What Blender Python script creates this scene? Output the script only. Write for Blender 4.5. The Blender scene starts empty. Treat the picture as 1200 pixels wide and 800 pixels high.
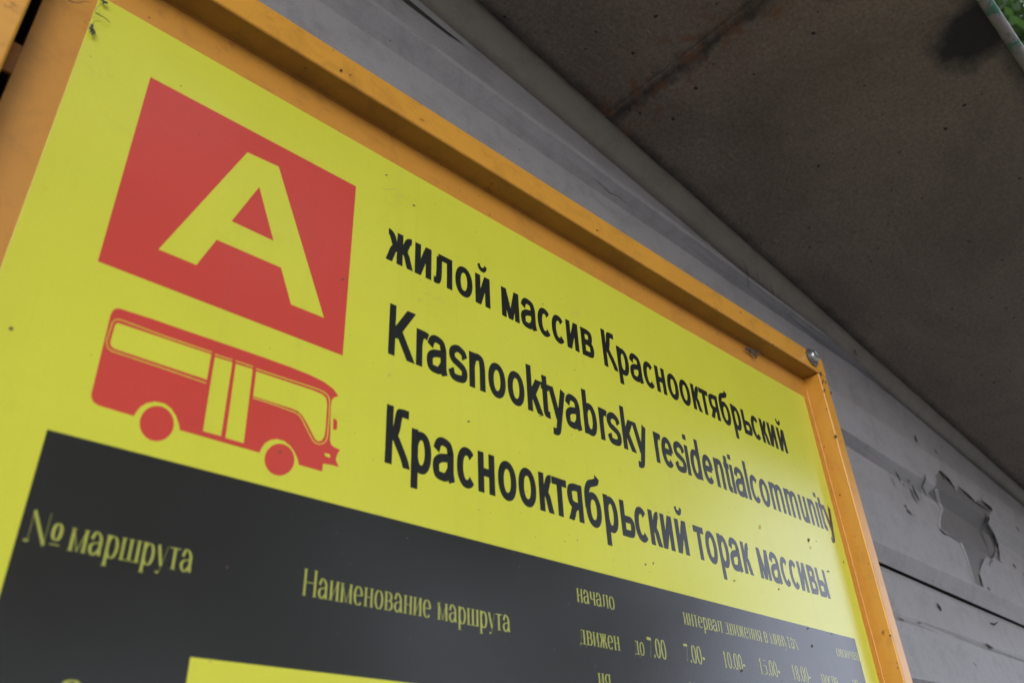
import bpy, bmesh, math, random
from mathutils import Vector, Matrix
random.seed(7)
scene = bpy.context.scene
C = scene.collection
R = math.radians
S = 0.5            # metres per drawing unit (1 unit = camera to sign face)
EYE = 1.55         # camera height

def W(x, y, z):    # drawing units -> world metres
    return Vector((x*S, y*S, z*S + EYE))

# ------------------------------------------------------------------ camera, world, sun
cam = bpy.data.cameras.new("camera")
cam.sensor_width = 22.3
cam.lens = 18.0
cam.clip_start = 0.02
cam.clip_end = 2000
cam.dof.use_dof = True
cam.dof.focus_distance = 0.95
cam.dof.aperture_fstop = 4.0
co = bpy.data.objects.new("camera", cam)
C.objects.link(co)
right = Vector((0.73332172, -0.67855478, -0.04245787))
fwd = Vector((0.58968471, 0.60371108, 0.53647449))
up = Vector((-0.33839504, -0.41844515, 0.84284782))
M = Matrix((right, up, -fwd)).transposed().to_4x4()
M.translation = Vector((0, 0, EYE))
co.matrix_world = M
scene.camera = co

SUN_EL, SUN_AZ = R(16), R(-127)      # azimuth measured from +X towards +Y
world = bpy.data.worlds.new("World")
scene.world = world
world.use_nodes = True
nt = world.node_tree
nt.nodes.clear()
sky = nt.nodes.new("ShaderNodeTexSky")
sky.sky_type = 'NISHITA'
sky.sun_disc = False
sky.sun_elevation = SUN_EL
sky.sun_rotation = R(90) - SUN_AZ
sky.dust_density = 2.5
sky.air_density = 1.0
mixw = nt.nodes.new("ShaderNodeMixRGB")
mixw.inputs[0].default_value = 0.65
mixw.inputs[2].default_value = (21.0, 22.4, 27.5, 1)      # thin even cloud veil
bg = nt.nodes.new("ShaderNodeBackground")
bg.inputs[1].default_value = 0.15
wo = nt.nodes.new("ShaderNodeOutputWorld")
nt.links.new(sky.outputs[0], mixw.inputs[1])
nt.links.new(mixw.outputs[0], bg.inputs[0])
nt.links.new(bg.outputs[0], wo.inputs[0])

sun = bpy.data.lights.new("sun", 'SUN')
sun.energy = 0.85
sun.angle = R(24)
sun.color = (1.0, 0.985, 0.96)
so = bpy.data.objects.new("sun", sun)
C.objects.link(so)
sd = Vector((math.cos(SUN_EL)*math.cos(SUN_AZ), math.cos(SUN_EL)*math.sin(SUN_AZ), math.sin(SUN_EL)))
so.rotation_euler = sd.to_track_quat('Z', 'Y').to_euler()
so.location = (0, 6, 12)

vs = scene.view_settings
vs.view_transform = 'Standard'
vs.look = 'None'
vs.exposure = 0.0
vs.gamma = 1
vs.use_curve_mapping = False

# ------------------------------------------------------------------ helpers
def empty(name, loc, label, cat, group=None):
    o = bpy.data.objects.new(name, None)
    C.objects.link(o)
    o.location = loc
    o['label'] = label
    o['category'] = cat
    if group:
        o['group'] = group
    o.empty_display_size = 0.1
    return o

def root_of(o):
    while o.parent:
        o = o.parent
    return o

def mesh_obj(name, verts, faces, mat, parent=None, smooth=False, kind=None):
    """verts in world metres; stored relative to the root's origin"""
    off = Vector((0, 0, 0))
    if parent:
        off = root_of(parent).location
    me = bpy.data.meshes.new(name)
    me.from_pydata([tuple(Vector(v) - off) for v in verts], [], faces)
    me.validate()
    me.update()
    if smooth:
        for p in me.polygons:
            p.use_smooth = True
    o = bpy.data.objects.new(name, me)
    C.objects.link(o)
    if mat:
        me.materials.append(mat)
    if parent:
        o.parent = parent
    if kind:
        o['kind'] = kind
    return o

def bm_obj(name, bm, mat, parent=None, smooth=False, kind=None):
    off = Vector((0, 0, 0))
    if parent:
        off = root_of(parent).location
    bmesh.ops.translate(bm, verts=bm.verts, vec=-off)
    me = bpy.data.meshes.new(name)
    bm.to_mesh(me)
    bm.free()
    if smooth:
        for p in me.polygons:
            p.use_smooth = True
    o = bpy.data.objects.new(name, me)
    C.objects.link(o)
    me.materials.append(mat)
    if parent:
        o.parent = parent
    if kind:
        o['kind'] = kind
    return o

def box_bm(x0, x1, y0, y1, z0, z1, bev=0.0, seg=3, zfun=None):
    """box from drawing-unit extents, bevel in metres"""
    bm = bmesh.new()
    vs_ = []
    for x in (x0, x1):
        for y in (y0, y1):
            for z in (z0, z1):
                zz = z + (zfun(x) if zfun else 0)
                vs_.append(bm.verts.new(W(x, y, zz)))
    for f in ((0,1,3,2), (4,6,7,5), (0,4,5,1), (2,3,7,6), (0,2,6,4), (1,5,7,3)):
        bm.faces.new([vs_[i] for i in f])
    bmesh.ops.recalc_face_normals(bm, faces=bm.faces)
    if bev:
        bmesh.ops.bevel(bm, geom=bm.edges[:], offset=bev, segments=seg, affect='EDGES', profile=0.5)
    return bm

def tube(pts, r, n=8, r_end=None, cap=True):
    """verts, faces of a tube along world points"""
    pts = [Vector(p) for p in pts]
    verts, faces = [], []
    N = len(pts)
    ref = None
    for i, p in enumerate(pts):
        t = (pts[min(i+1, N-1)] - pts[max(i-1, 0)])
        if t.length < 1e-9:
            t = Vector((0, 0, 1))
        t.normalize()
        if ref is None:
            ref = t.orthogonal().normalized()
        ref = (ref - t*ref.dot(t))
        if ref.length < 1e-6:
            ref = t.orthogonal()
        ref.normalize()
        b = t.cross(ref)
        rr = r if r_end is None else r + (r_end - r)*i/max(1, N-1)
        for k in range(n):
            a = 2*math.pi*k/n
            verts.append(p + ref*math.cos(a)*rr + b*math.sin(a)*rr)
    for i in range(N-1):
        for k in range(n):
            k2 = (k+1) % n
            faces.append((i*n+k, i*n+k2, (i+1)*n+k2, (i+1)*n+k))
    if cap:
        faces.append(tuple(range(n-1, -1, -1)))
        faces.append(tuple((N-1)*n + k for k in range(n)))
    return verts, faces

# ------------------------------------------------------------------ materials
def mat_base(name):
    m = bpy.data.materials.new(name)
    m.use_nodes = True
    t = m.node_tree
    return m, t, t.nodes['Principled BSDF']

def N(t, typ, **kw):
    n = t.nodes.new(typ)
    for k, v in kw.items():
        setattr(n, k, v)
    return n

def ramp(t, src, stops):
    r = N(t, 'ShaderNodeValToRGB')
    while len(r.color_ramp.elements) < len(stops):
        r.color_ramp.elements.new(0.5)
    for e, (p, c) in zip(r.color_ramp.elements, stops):
        e.position = p
        e.color = c if len(c) == 4 else (*c, 1)
    t.links.new(src, r.inputs[0])
    return r.outputs[0]

def noise(t, co_, scale, detail=5, rough=0.55, dist=0.0):
    n = N(t, 'ShaderNodeTexNoise')
    n.inputs['Scale'].default_value = scale
    n.inputs['Detail'].default_value = detail
    n.inputs['Roughness'].default_value = rough
    n.inputs['Distortion'].default_value = dist
    t.links.new(co_, n.inputs['Vector'])
    return n.outputs[0]

def mix(t, fac, a, b, mode='MIX'):
    m = N(t, 'ShaderNodeMixRGB', blend_type=mode)
    for i, v in ((0, fac), (1, a), (2, b)):
        if isinstance(v, (int, float)):
            m.inputs[i].default_value = v
        elif isinstance(v, tuple):
            m.inputs[i].default_value = v if len(v) == 4 else (*v, 1)
        else:
            t.links.new(v, m.inputs[i])
    return m.outputs[0]

def bump(t, bs, src, strength, dist=0.001):
    b = N(t, 'ShaderNodeBump')
    b.inputs['Strength'].default_value = strength
    b.inputs['Distance'].default_value = dist
    t.links.new(src, b.inputs['Height'])
    t.links.new(b.outputs[0], bs.inputs['Normal'])

def spots(t, co_, scale, lo, hi, rnd=1.0):
    """mask of small irregular dots"""
    v = N(t, 'ShaderNodeTexVoronoi')
    v.inputs['Scale'].default_value = scale
    v.inputs['Randomness'].default_value = rnd
    nn = N(t, 'ShaderNodeTexNoise')
    nn.inputs['Scale'].default_value = scale*2.5
    t.links.new(co_, nn.inputs['Vector'])
    mx = N(t, 'ShaderNodeMixRGB')
    mx.inputs[0].default_value = 0.25/scale
    mx.blend_type = 'ADD'
    t.links.new(co_, mx.inputs[1])
    t.links.new(nn.outputs[1], mx.inputs[2])
    t.links.new(mx.outputs[0], v.inputs['Vector'])
    # random size per cell
    sep = N(t, 'ShaderNodeSeparateColor')
    t.links.new(v.outputs['Color'], sep.inputs[0])
    mp = N(t, 'ShaderNodeMapRange')
    mp.inputs[1].default_value = 0.55
    mp.inputs[2].default_value = 1.0
    mp.inputs[3].default_value = lo
    mp.inputs[4].default_value = hi
    t.links.new(sep.outputs[0], mp.inputs[0])
    lt = N(t, 'ShaderNodeMath', operation='LESS_THAN')
    t.links.new(v.outputs['Distance'], lt.inputs[0])
    t.links.new(mp.outputs[0], lt.inputs[1])
    return lt.outputs[0]

def objco(t):
    return N(t, 'ShaderNodeTexCoord').outputs['Object']

def print_mat(name, col, rough=0.22, mottled=0.10):
    m, t, bs = mat_base(name)
    c = objco(t)
    n1 = noise(t, c, 9, 6, 0.65)
    n2 = noise(t, c, 900, 2, 0.6)
    dark = tuple(v*(1-mottled) for v in col)
    lite = tuple(min(1, v*(1+mottled*0.6)) for v in col)
    base = mix(t, n1, dark, lite)
    base = mix(t, 0.16, base, mix(t, n2, (0.25, 0.25, 0.25), (0.8, 0.8, 0.8)), 'OVERLAY')
    sp = spots(t, c, 55, 0.0, 0.05)
    base = mix(t, sp, base, tuple(v*0.35+0.01 for v in col))
    sm = ramp(t, noise(t, c, 22, 7, 0.7, 0.6), [(0.60, (0, 0, 0)), (0.78, (1, 1, 1))])
    base = mix(t, mix(t, sm, (0, 0, 0), (0.30, 0.30, 0.30)), base, tuple(v*0.6+0.012 for v in col))
    mp = N(t, 'ShaderNodeMapping')
    mp.inputs['Scale'].default_value = (55, 1, 2.2)
    mp.inputs['Rotation'].default_value = (0, R(4), 0)
    t.links.new(c, mp.inputs[0])
    dr = ramp(t, noise(t, mp.outputs[0], 1.0, 6, 0.7), [(0.55, (0, 0, 0)), (0.75, (0.22,)*3)])
    base = mix(t, dr, base, tuple(v*0.7+0.02 for v in col))
    t.links.new(base, bs.inputs['Base Color'])
    rr = mix(t, noise(t, c, 30, 6, 0.7), (rough*0.85,)*3, (rough*1.2,)*3)
    t.links.new(rr, bs.inputs['Roughness'])
    bs.inputs['IOR'].default_value = 1.68
    bump(t, bs, noise(t, c, 260, 3, 0.6), 0.05, 0.0006)
    return m

def paint_mat(name, col, dark, rust=0.35, rough=0.32):
    m, t, bs = mat_base(name)
    c = objco(t)
    base = mix(t, noise(t, c, 14, 6, 0.6), dark, col)
    base = mix(t, 0.12, base, mix(t, noise(t, c, 700, 2, 0.6), (0.25,)*3, (0.75,)*3), 'OVERLAY')
    rs = ramp(t, noise(t, c, 38, 9, 0.72, 0.4), [(0.62, (0, 0, 0)), (0.70, (rust,)*3)])
    base = mix(t, rs, base, (0.16, 0.045, 0.012))
    sp = spots(t, c, 75, 0.0, 0.10)
    base = mix(t, sp, base, (0.09, 0.03, 0.012))
    gr = ramp(t, noise(t, c, 26, 8, 0.75, 1.0), [(0.50, (0, 0, 0)), (0.75, (0.5,)*3)])
    base = mix(t, gr, base, tuple(v*0.45+0.01 for v in dark))
    t.links.new(base, bs.inputs['Base Color'])
    rr = mix(t, rs, (rough,)*3, (0.7,)*3)
    t.links.new(rr, bs.inputs['Roughness'])
    bump(t, bs, noise(t, c, 160, 5, 0.6), 0.18, 0.0008)
    return m

M_yellow = print_mat("yellow_print", (0.565, 0.572, 0.050))
M_red = print_mat("red_print", (0.52, 0.058, 0.042))
M_black = print_mat("black_print", (0.021, 0.0205, 0.018), 0.22, 0.2)
M_ink = print_mat("black_ink", (0.011, 0.0115, 0.009), 0.25, 0.2)
M_ytext = print_mat("faded_yellow_ink", (0.36, 0.38, 0.07), 0.25, 0.35)
M_orange = paint_mat("orange_paint", (0.62, 0.31, 0.042), (0.52, 0.24, 0.032), 0.85, 0.30)
M_orange_flat = paint_mat("orange_back_paint", (0.52, 0.24, 0.030), (0.45, 0.20, 0.026), 0.35, 0.50)
M_orange_rusty = paint_mat("rusty_orange_paint", (0.50, 0.20, 0.020), (0.28, 0.10, 0.016), 0.9, 0.5)

M_underside = paint_mat('rusty_shaded_paint', (0.42, 0.235, 0.020), (0.20, 0.085, 0.014), 0.9, 0.55)  # rust colour with the underside's shade mixed into it
def wall_mat(name, a, b, peel=False):
    m, t, bs = mat_base(name)
    c = objco(t)
    base = mix(t, noise(t, c, 5, 8, 0.6), b, a)
    st = ramp(t, noise(t, c, 19, 10, 0.78, 0.25), [(0.48, (0, 0, 0)), (0.70, (0.75,)*3)])
    base = mix(t, st, base, tuple(v*0.72 for v in b))
    base = mix(t, 0.4, base, mix(t, noise(t, c, 260, 5, 0.8), (0.2,)*3, (0.8,)*3), 'OVERLAY')
    sp = spots(t, c, 40, 0.0, 0.07)
    base = mix(t, sp, base, (0.05, 0.035, 0.03))
    sp2 = spots(t, c, 27, 0.0, 0.05)
    base = mix(t, sp2, base, (0.32, 0.31, 0.31))
    t.links.new(base, bs.inputs['Base Color'])
    bs.inputs['Roughness'].default_value = 0.55
    h = mix(t, 0.5, noise(t, c, 60, 8, 0.7), noise(t, c, 11, 5, 0.5))
    bump(t, bs, h, 0.45, 0.0022)
    return m

M_wall = wall_mat("grey_wall_paint", (0.265, 0.262, 0.272), (0.205, 0.202, 0.208))
M_wall_old = wall_mat("old_grey_undercoat", (0.125, 0.121, 0.121), (0.105, 0.102, 0.102))
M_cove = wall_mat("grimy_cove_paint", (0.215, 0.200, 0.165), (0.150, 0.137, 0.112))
M_flake = wall_mat("paint_flake", (0.265, 0.262, 0.268), (0.215, 0.212, 0.218))

m, t, bs = mat_base("gap_black")
c = objco(t)
t.links.new(mix(t, noise(t, c, 40), (0.012, 0.011, 0.010), (0.03, 0.025, 0.02)), bs.inputs['Base Color'])
bs.inputs['Roughness'].default_value = 0.9
M_gap = m

# dirty ceiling, with grime along its seam, along the wall junction and by the pipe
JA, JB = -0.1573, 2.2701
def ceil_z(x, y=None):
    return JA*x + JB
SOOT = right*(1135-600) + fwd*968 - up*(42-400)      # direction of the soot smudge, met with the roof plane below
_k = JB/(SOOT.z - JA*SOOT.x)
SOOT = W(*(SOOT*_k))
def ceiling_material():
    m, t, bs = mat_base("grimy_ceiling_paint")
    c = objco(t)
    base = mix(t, noise(t, c, 6, 8, 0.6), (0.185, 0.146, 0.106), (0.300, 0.242, 0.182))
    base = mix(t, ramp(t, noise(t, c, 3.2, 7, 0.65, 0.8), [(0.35, (0, 0, 0)), (0.7, (0.5,)*3)]), base, (0.085, 0.062, 0.042))
    base = mix(t, 0.6, base, mix(t, ramp(t, noise(t, c, 170, 6, 0.8), [(0.35,(0,0,0)),(0.65,(1,1,1))]), (0.25,)*3, (0.75,)*3), 'OVERLAY')
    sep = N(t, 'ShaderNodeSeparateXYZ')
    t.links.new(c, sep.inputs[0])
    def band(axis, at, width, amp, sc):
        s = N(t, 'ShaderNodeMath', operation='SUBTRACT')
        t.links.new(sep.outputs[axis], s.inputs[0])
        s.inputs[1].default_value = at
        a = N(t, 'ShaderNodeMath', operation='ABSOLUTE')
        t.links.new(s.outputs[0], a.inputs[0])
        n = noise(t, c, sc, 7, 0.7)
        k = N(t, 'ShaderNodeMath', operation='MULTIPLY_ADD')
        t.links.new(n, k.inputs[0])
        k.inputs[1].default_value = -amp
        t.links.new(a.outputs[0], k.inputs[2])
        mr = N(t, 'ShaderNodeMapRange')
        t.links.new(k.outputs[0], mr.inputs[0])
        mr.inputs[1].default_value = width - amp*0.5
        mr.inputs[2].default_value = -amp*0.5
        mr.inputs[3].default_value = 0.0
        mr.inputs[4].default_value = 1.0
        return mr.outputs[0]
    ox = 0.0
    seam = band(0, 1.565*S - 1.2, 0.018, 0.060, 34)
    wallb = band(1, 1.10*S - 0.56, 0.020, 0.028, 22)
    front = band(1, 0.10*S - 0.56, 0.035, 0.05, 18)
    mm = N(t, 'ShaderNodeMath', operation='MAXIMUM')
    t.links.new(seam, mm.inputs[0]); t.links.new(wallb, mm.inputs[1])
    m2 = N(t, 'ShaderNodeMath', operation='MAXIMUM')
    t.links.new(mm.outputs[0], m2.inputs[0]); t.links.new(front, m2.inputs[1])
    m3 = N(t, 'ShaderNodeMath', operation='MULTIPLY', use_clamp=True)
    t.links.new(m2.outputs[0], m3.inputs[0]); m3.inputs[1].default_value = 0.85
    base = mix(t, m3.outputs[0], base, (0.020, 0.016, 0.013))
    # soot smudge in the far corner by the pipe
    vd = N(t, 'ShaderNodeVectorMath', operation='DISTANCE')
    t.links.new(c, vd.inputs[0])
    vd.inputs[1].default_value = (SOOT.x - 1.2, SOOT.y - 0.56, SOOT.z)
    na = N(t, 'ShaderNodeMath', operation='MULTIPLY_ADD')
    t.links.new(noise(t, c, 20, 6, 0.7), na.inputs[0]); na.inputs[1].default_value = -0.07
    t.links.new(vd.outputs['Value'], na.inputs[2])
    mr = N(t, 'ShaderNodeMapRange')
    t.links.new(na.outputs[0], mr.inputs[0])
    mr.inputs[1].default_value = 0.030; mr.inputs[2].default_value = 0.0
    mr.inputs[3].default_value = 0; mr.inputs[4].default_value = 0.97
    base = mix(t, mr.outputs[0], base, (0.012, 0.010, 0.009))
    # rust
    rs = ramp(t, noise(t, c, 42, 8, 0.75), [(0.50, (0, 0, 0)), (0.62, (0.95,)*3)])
    rz = N(t, 'ShaderNodeMath', operation='MULTIPLY')
    wide = band(0, 1.56*S - 1.2, 0.09, 0.12, 12)
    t.links.new(rs, rz.inputs[0]); t.links.new(wide, rz.inputs[1])
    base = mix(t, rz.outputs[0], base, (0.20, 0.080, 0.030))
    base = mix(t, spots(t, c, 60, 0.0, 0.17), base, (0.15, 0.070, 0.040))
    base = mix(t, spots(t, c, 46, 0.0, 0.15), base, (0.018, 0.016, 0.015))
    t.links.new(base, bs.inputs['Base Color'])
    bs.inputs['Roughness'].default_value = 0.62
    h = mix(t, 0.35, noise(t, c, 130, 6, 0.7), noise(t, c, 30, 8, 0.7))
    bump(t, bs, h, 1.0, 0.012)
    return m
M_ceil = ceiling_material()

def pipe_material():
    m, t, bs = mat_base("worn_green_pipe_paint")
    c = objco(t)
    f = ramp(t, noise(t, c, 30, 8, 0.7, 0.5), [(0.50, (0, 0, 0)), (0.58, (1, 1, 1))])
    base = mix(t, f, (0.20, 0.18, 0.17), (0.035, 0.12, 0.075))
    f2 = ramp(t, noise(t, c, 70, 8, 0.7), [(0.60, (0, 0, 0)), (0.68, (1, 1, 1))])
    base = mix(t, f2, base, (0.08, 0.04, 0.025))
    t.links.new(base, bs.inputs['Base Color'])
    bs.inputs['Roughness'].default_value = 0.5
    bump(t, bs, noise(t, c, 120, 6, 0.7), 0.5, 0.002)
    return m
M_pipe = pipe_material()

def simple(name, a, b, scale, rough=0.7, metal=0.0, bs_=0.0):
    m, t, bs = mat_base(name)
    c = objco(t)
    t.links.new(mix(t, noise(t, c, scale, 7, 0.65), a, b), bs.inputs['Base Color'])
    bs.inputs['Roughness'].default_value = rough
    bs.inputs['Metallic'].default_value = metal
    if bs_:
        bump(t, bs, noise(t, c, scale*4, 6, 0.7), bs_, 0.003)
    return m
M_bolt = simple("galvanised_steel", (0.30, 0.31, 0.31), (0.62, 0.62, 0.60), 260, 0.32, 0.9, 0.1)
M_bolt_dark = simple("weathered_zinc", (0.10, 0.105, 0.11), (0.26, 0.27, 0.27), 200, 0.45, 0.8, 0.1)
M_rust = simple("rust_chip", (0.055, 0.018, 0.010), (0.13, 0.04, 0.018), 300, 0.85)
M_speck = simple("dirt_speck", (0.03, 0.028, 0.022), (0.12, 0.09, 0.04), 500, 0.85)
M_smudge = simple("brown_smudge", (0.42, 0.36, 0.06), (0.50, 0.46, 0.06), 300, 0.6)
M_web = simple("sooty_cobweb", (0.035, 0.035, 0.038), (0.10, 0.10, 0.10), 400, 0.9)
M_mortar = simple("grey_filler", (0.10, 0.095, 0.085), (0.19, 0.18, 0.165), 60, 0.85, 0, 0.4)
M_ground = simple("asphalt", (0.045, 0.045, 0.045), (0.065, 0.063, 0.060), 8, 0.9, 0, 0.3)
M_pave = simple("concrete_paving", (0.13, 0.125, 0.12), (0.19, 0.18, 0.17), 3, 0.85, 0, 0.2)
M_kerb = simple("kerb_concrete", (0.30, 0.30, 0.29), (0.38, 0.37, 0.36), 6, 0.85)
M_soil = simple("grassy_soil", (0.05, 0.07, 0.025), (0.09, 0.10, 0.045), 2, 0.95, 0, 0.4)
M_bark = simple("bark", (0.05, 0.04, 0.03), (0.12, 0.095, 0.07), 18, 0.9, 0, 0.6)
M_steel = simple("painted_post", (0.03, 0.13, 0.08), (0.05, 0.17, 0.10), 9, 0.5)
def leaf_material(name, a, b):
    m, t, bs = mat_base(name)
    c = objco(t)
    t.links.new(mix(t, ramp(t, noise(t, c, 1.6, 4, 0.6), [(0.35, (0, 0, 0)), (0.65, (1, 1, 1))]), a, b), bs.inputs['Base Color'])
    bs.inputs['Roughness'].default_value = 0.5
    tr = N(t, 'ShaderNodeBsdfTranslucent')
    tr.inputs[0].default_value = (b[0]*1.4, b[1]*1.5, b[2], 1)
    ms = N(t, 'ShaderNodeMixShader')
    ms.inputs[0].default_value = 0.35
    t.links.new(bs.outputs[0], ms.inputs[1]); t.links.new(tr.outputs[0], ms.inputs[2])
    t.links.new(ms.outputs[0], t.nodes['Material Output'].inputs[0])
    return m
M_leaf = leaf_material("leaf_green", (0.028, 0.060, 0.016), (0.065, 0.12, 0.030))

# ------------------------------------------------------------------ ground, pavement, road
def sheet(name, x0, x1, y0, y1, z, mat):
    return mesh_obj(name, [(x0, y0, z), (x1, y0, z), (x1, y1, z), (x0, y1, z)], [(0, 1, 2, 3)], mat, kind='structure')
sheet('ground', -600, 600, -600, 600, -0.004, M_soil)
bm = bmesh.new()
bmesh.ops.create_cube(bm, size=1, matrix=Matrix.Translation((0, -0.9, -0.055)) @ Matrix.Diagonal((60, 4.2, 0.13, 1)))
bm_obj('pavement', bm, M_pave, kind='structure')
sheet('road', -200, 200, -10.2, -3.15, 0.0, M_ground)
bm = bmesh.new()
bmesh.ops.create_cube(bm, size=1, matrix=Matrix.Translation((0, -3.075, -0.045)) @ Matrix.Diagonal((60, 0.145, 0.125, 1)))
bm_obj('kerb', bm, M_kerb, kind='structure')

# ------------------------------------------------------------------ bus shelter
shelter = empty('bus_shelter', (1.2, 0.56, 0.0),
                'grey metal bus shelter with peeling ribbed wall and dirty overhanging roof behind the yellow sign', 'bus shelter')
# profile rows from the roof down: (slope, intercept, depth Y)
rows = [
    (-0.1377, 2.1263, 1.150),   # bottom of the cove
    (-0.0480, 1.8750, 1.144),
    (-0.0450, 1.8400, 1.1070),  # short upward lip
    (-0.0440, 1.8180, 1.1050),   # fold
    (-0.0203, 1.7460, 1.146),
    (-0.0440, 1.5800, 1.150),
    (-0.0453, 1.5688, 1.116),   # crease
    (-0.0451, 1.3969, 1.115),   # fold
    (-0.0632, 1.4209, 1.150),
    (-0.0660, 1.2760, 1.150),
    (-0.0666, 1.2663, 1.116),   # crease
    (-0.0179, 0.9101, 1.115),   # fold
    (-0.0298, 0.8924, 1.1420),  # lap joint lip
]
rows2 = [
    (-0.0298, 0.8790, 1.144),
    (-0.0298, 0.8550, 1.122),
    (-0.0154, 0.6734, 1.115),
    (-0.0161, 0.6560, 1.126),
    (-0.0100, 0.5300, 1.126),
    (-0.0060, 0.5200, 1.115),
    (0.0200, 0.3800, 1.115),
    (0.0050, 0.3700, 1.150),
]
X0, X1 = -3.2, 7.0
NX = 34
def lin(r, x):
    xc = max(0.0, min(5.0, x))
    return r[0]*xc + r[1]
def heights(rws, x):
    out = []
    for r in rws:
        z = lin(r, x)
        if out and z > out[-1] - 0.0008:
            z = out[-1] - 0.0008
        out.append(z)
    return out
def depths(rws, x):
    out, pz = [], None
    for r in rws:
        z = lin(r, x)
        if pz is None:
            out.append(r[2]); pz = z
            continue
        k = max(0.0, min(1.0, (pz - z)/0.03))      # folds die out where they run into the cove
        y = r[2] if k >= 1 or z < pz - 0.03 else out[-1] + (r[2] - out[-1])*k
        if abs(r[0]) > 0 and len(out) > 3:
            y = r[2]
        out.append(y)
        pz = min(pz - 0.0008, z) if len(out) > 3 else min(pz, z + 0.0) if z < pz else pz
    return out
def wall_panel(rws, xa, xb, nx=NX, jitter=0.0012):
    rnd = random.Random(len(rws)*13 + int(xa*10))
    verts, faces = [], []
    full = []
    for i, r in enumerate(rws):
        full.append(r)
    sub = []
    for i in range(len(full)-1):
        a, b = full[i], full[i+1]
        n = 2
        for k in range(n):
            sub.append((a, b, k/n))
    sub.append((full[-1], full[-1], 0.0))
    for j in range(nx+1):
        x = xa + (xb-xa)*j/nx
        for a, b, f in sub:
            hs = heights(rws, x)
            z = hs[rws.index(a)]*(1-f) + hs[rws.index(b)]*f
            ds = depths(rws, x)
            y = ds[rws.index(a)]*(1-f) + ds[rws.index(b)]*f + rnd.uniform(-jitter, jitter)
            verts.append(W(x, y, z + rnd.uniform(-jitter, jitter)*0.6))
    m_ = len(sub)
    for j in range(nx):
        for i in range(m_-1):
            faces.append((j*m_+i, j*m_+i+1, (j+1)*m_+i+1, (j+1)*m_+i))
    return verts, faces
def add_panel(rws, xa, xb):
    v, f = wall_panel(rws, xa, xb)
    o = mesh_obj('siding_panel', v, f, M_wall, shelter)
    md = o.modifiers.new('thickness', 'SOLIDIFY')
    md.thickness = 0.003
    md.offset = -1
    return o
add_panel(rows, X0, X1)
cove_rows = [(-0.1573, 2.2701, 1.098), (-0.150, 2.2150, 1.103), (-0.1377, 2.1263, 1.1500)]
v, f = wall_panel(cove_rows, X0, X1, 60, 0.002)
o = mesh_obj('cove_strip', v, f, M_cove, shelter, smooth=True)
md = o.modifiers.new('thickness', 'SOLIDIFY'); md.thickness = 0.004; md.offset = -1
add_panel(rows2, X0, X1)
# further panels down to the ground, same rib rhythm
zt = 0.367
while zt*S + EYE > 0.12:
    h = 0.48
    zb = max(zt - h, (0.09-EYE)/S)
    pr = [(0, zt, 1.146), (0, zt-0.19*(zt-zb)/h, 1.124), (0, zt-0.21*(zt-zb)/h, 1.115), (0, zt-0.23*(zt-zb)/h, 1.126),
          (0, zb+0.06*(zt-zb)/h, 1.115), (0, zb+0.003, 1.140)]
    add_panel(pr, X0, X1)
    zt = zb - 0.001
# dark framing board behind the panels closes the laps
bm = box_bm(X0, X1, 1.156, 1.19, (0.09-EYE)/S, 1.05)
bm_obj('backing_board', bm, M_gap, shelter)

# draping helper: Y of the wall face at (x, z)
def wall_y(x, z):
    allr = rows + rows2
    hs = heights(rows, x) + heights(rows2, x)
    ds = depths(rows, x) + depths(rows2, x)
    for i in range(len(allr)-1):
        a, b = allr[i], allr[i+1]
        za, zb = hs[i], hs[i+1]
        if za >= z >= zb and za > zb:
            f = (za - z)/(za - zb)
            return ds[i]*(1-f) + ds[i+1]*f
    return 1.12

# camera ray from a photograph pixel, to read off measured positions (drawing units)
def ray(px, py):
    return right*(px-600) + fwd*968 - up*(py-400)
def on_y(px, py, y):
    d = ray(px, py)
    return d*(y/d.y)
def on_x(px, py, x):
    d = ray(px, py)
    return d*(x/d.x)
def on_wall(px, py):
    y = 1.125
    for _ in range(6):
        p = on_y(px, py, y)
        y = wall_y(p.x, p.z)
    return on_y(px, py, y)

def drape(name, outline, mat, parent, lift, wall_pts=True, kind=None):
    """flat outline on the wall, cut at every fold and laid on it"""
    bm = bmesh.new()
    vv = [bm.verts.new((p[0], 0, p[1])) for p in outline]
    es = [bm.edges.new((vv[i], vv[(i+1) % len(vv)])) for i in range(len(vv))]
    bmesh.ops.triangle_fill(bm, use_beauty=True, use_dissolve=False, edges=es, normal=(0, -1, 0))
    for r in rows + rows2:
        n = Vector((-r[0], 0, 1)).normalized()
        bmesh.ops.bisect_plane(bm, geom=bm.verts[:]+bm.edges[:]+bm.faces[:], plane_co=(0, 0, r[1]), plane_no=n, dist=1e-6)
    for v in bm.verts:
        x, z = v.co.x, v.co.z
        v.co = W(x, wall_y(x, z) - lift, z)
    return bm_obj(name, bm, mat, parent, kind=kind)

def px_outline(pts):
    out = []
    for p in pts:
        q = on_wall(*p)
        out.append((q.x, q.z))
    return out

patch = [(1101,551),(1108.7,561),(1118,572),(1119,581),(1122.5,569.7),(1132.6,580),(1141.8,588.5),(1146,585),(1151,590),
         (1162,597.6),(1157.4,605),(1154.6,614.7),(1161,627.6),(1166.6,639.5),(1171,657),(1163,652),(1158,662),(1153,648),(1150,657),(1147,668),
         (1149,676),(1152.8,688),(1141.8,683.6),(1135.3,662.5),(1130.7,649.6),(1125.2,635.8),(1108.7,625.7),(1100.4,619.3),
         (1100.4,611),(1101.3,603.7),(1104,596.7),(1099.5,590),(1093,575.6),(1095.8,568),(1095.8,557)]
drape('peeled_patch', px_outline(patch), M_wall_old, shelter, 0.0016)['label'] = 'dark undercoat where the grey paint has peeled off'
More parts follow.
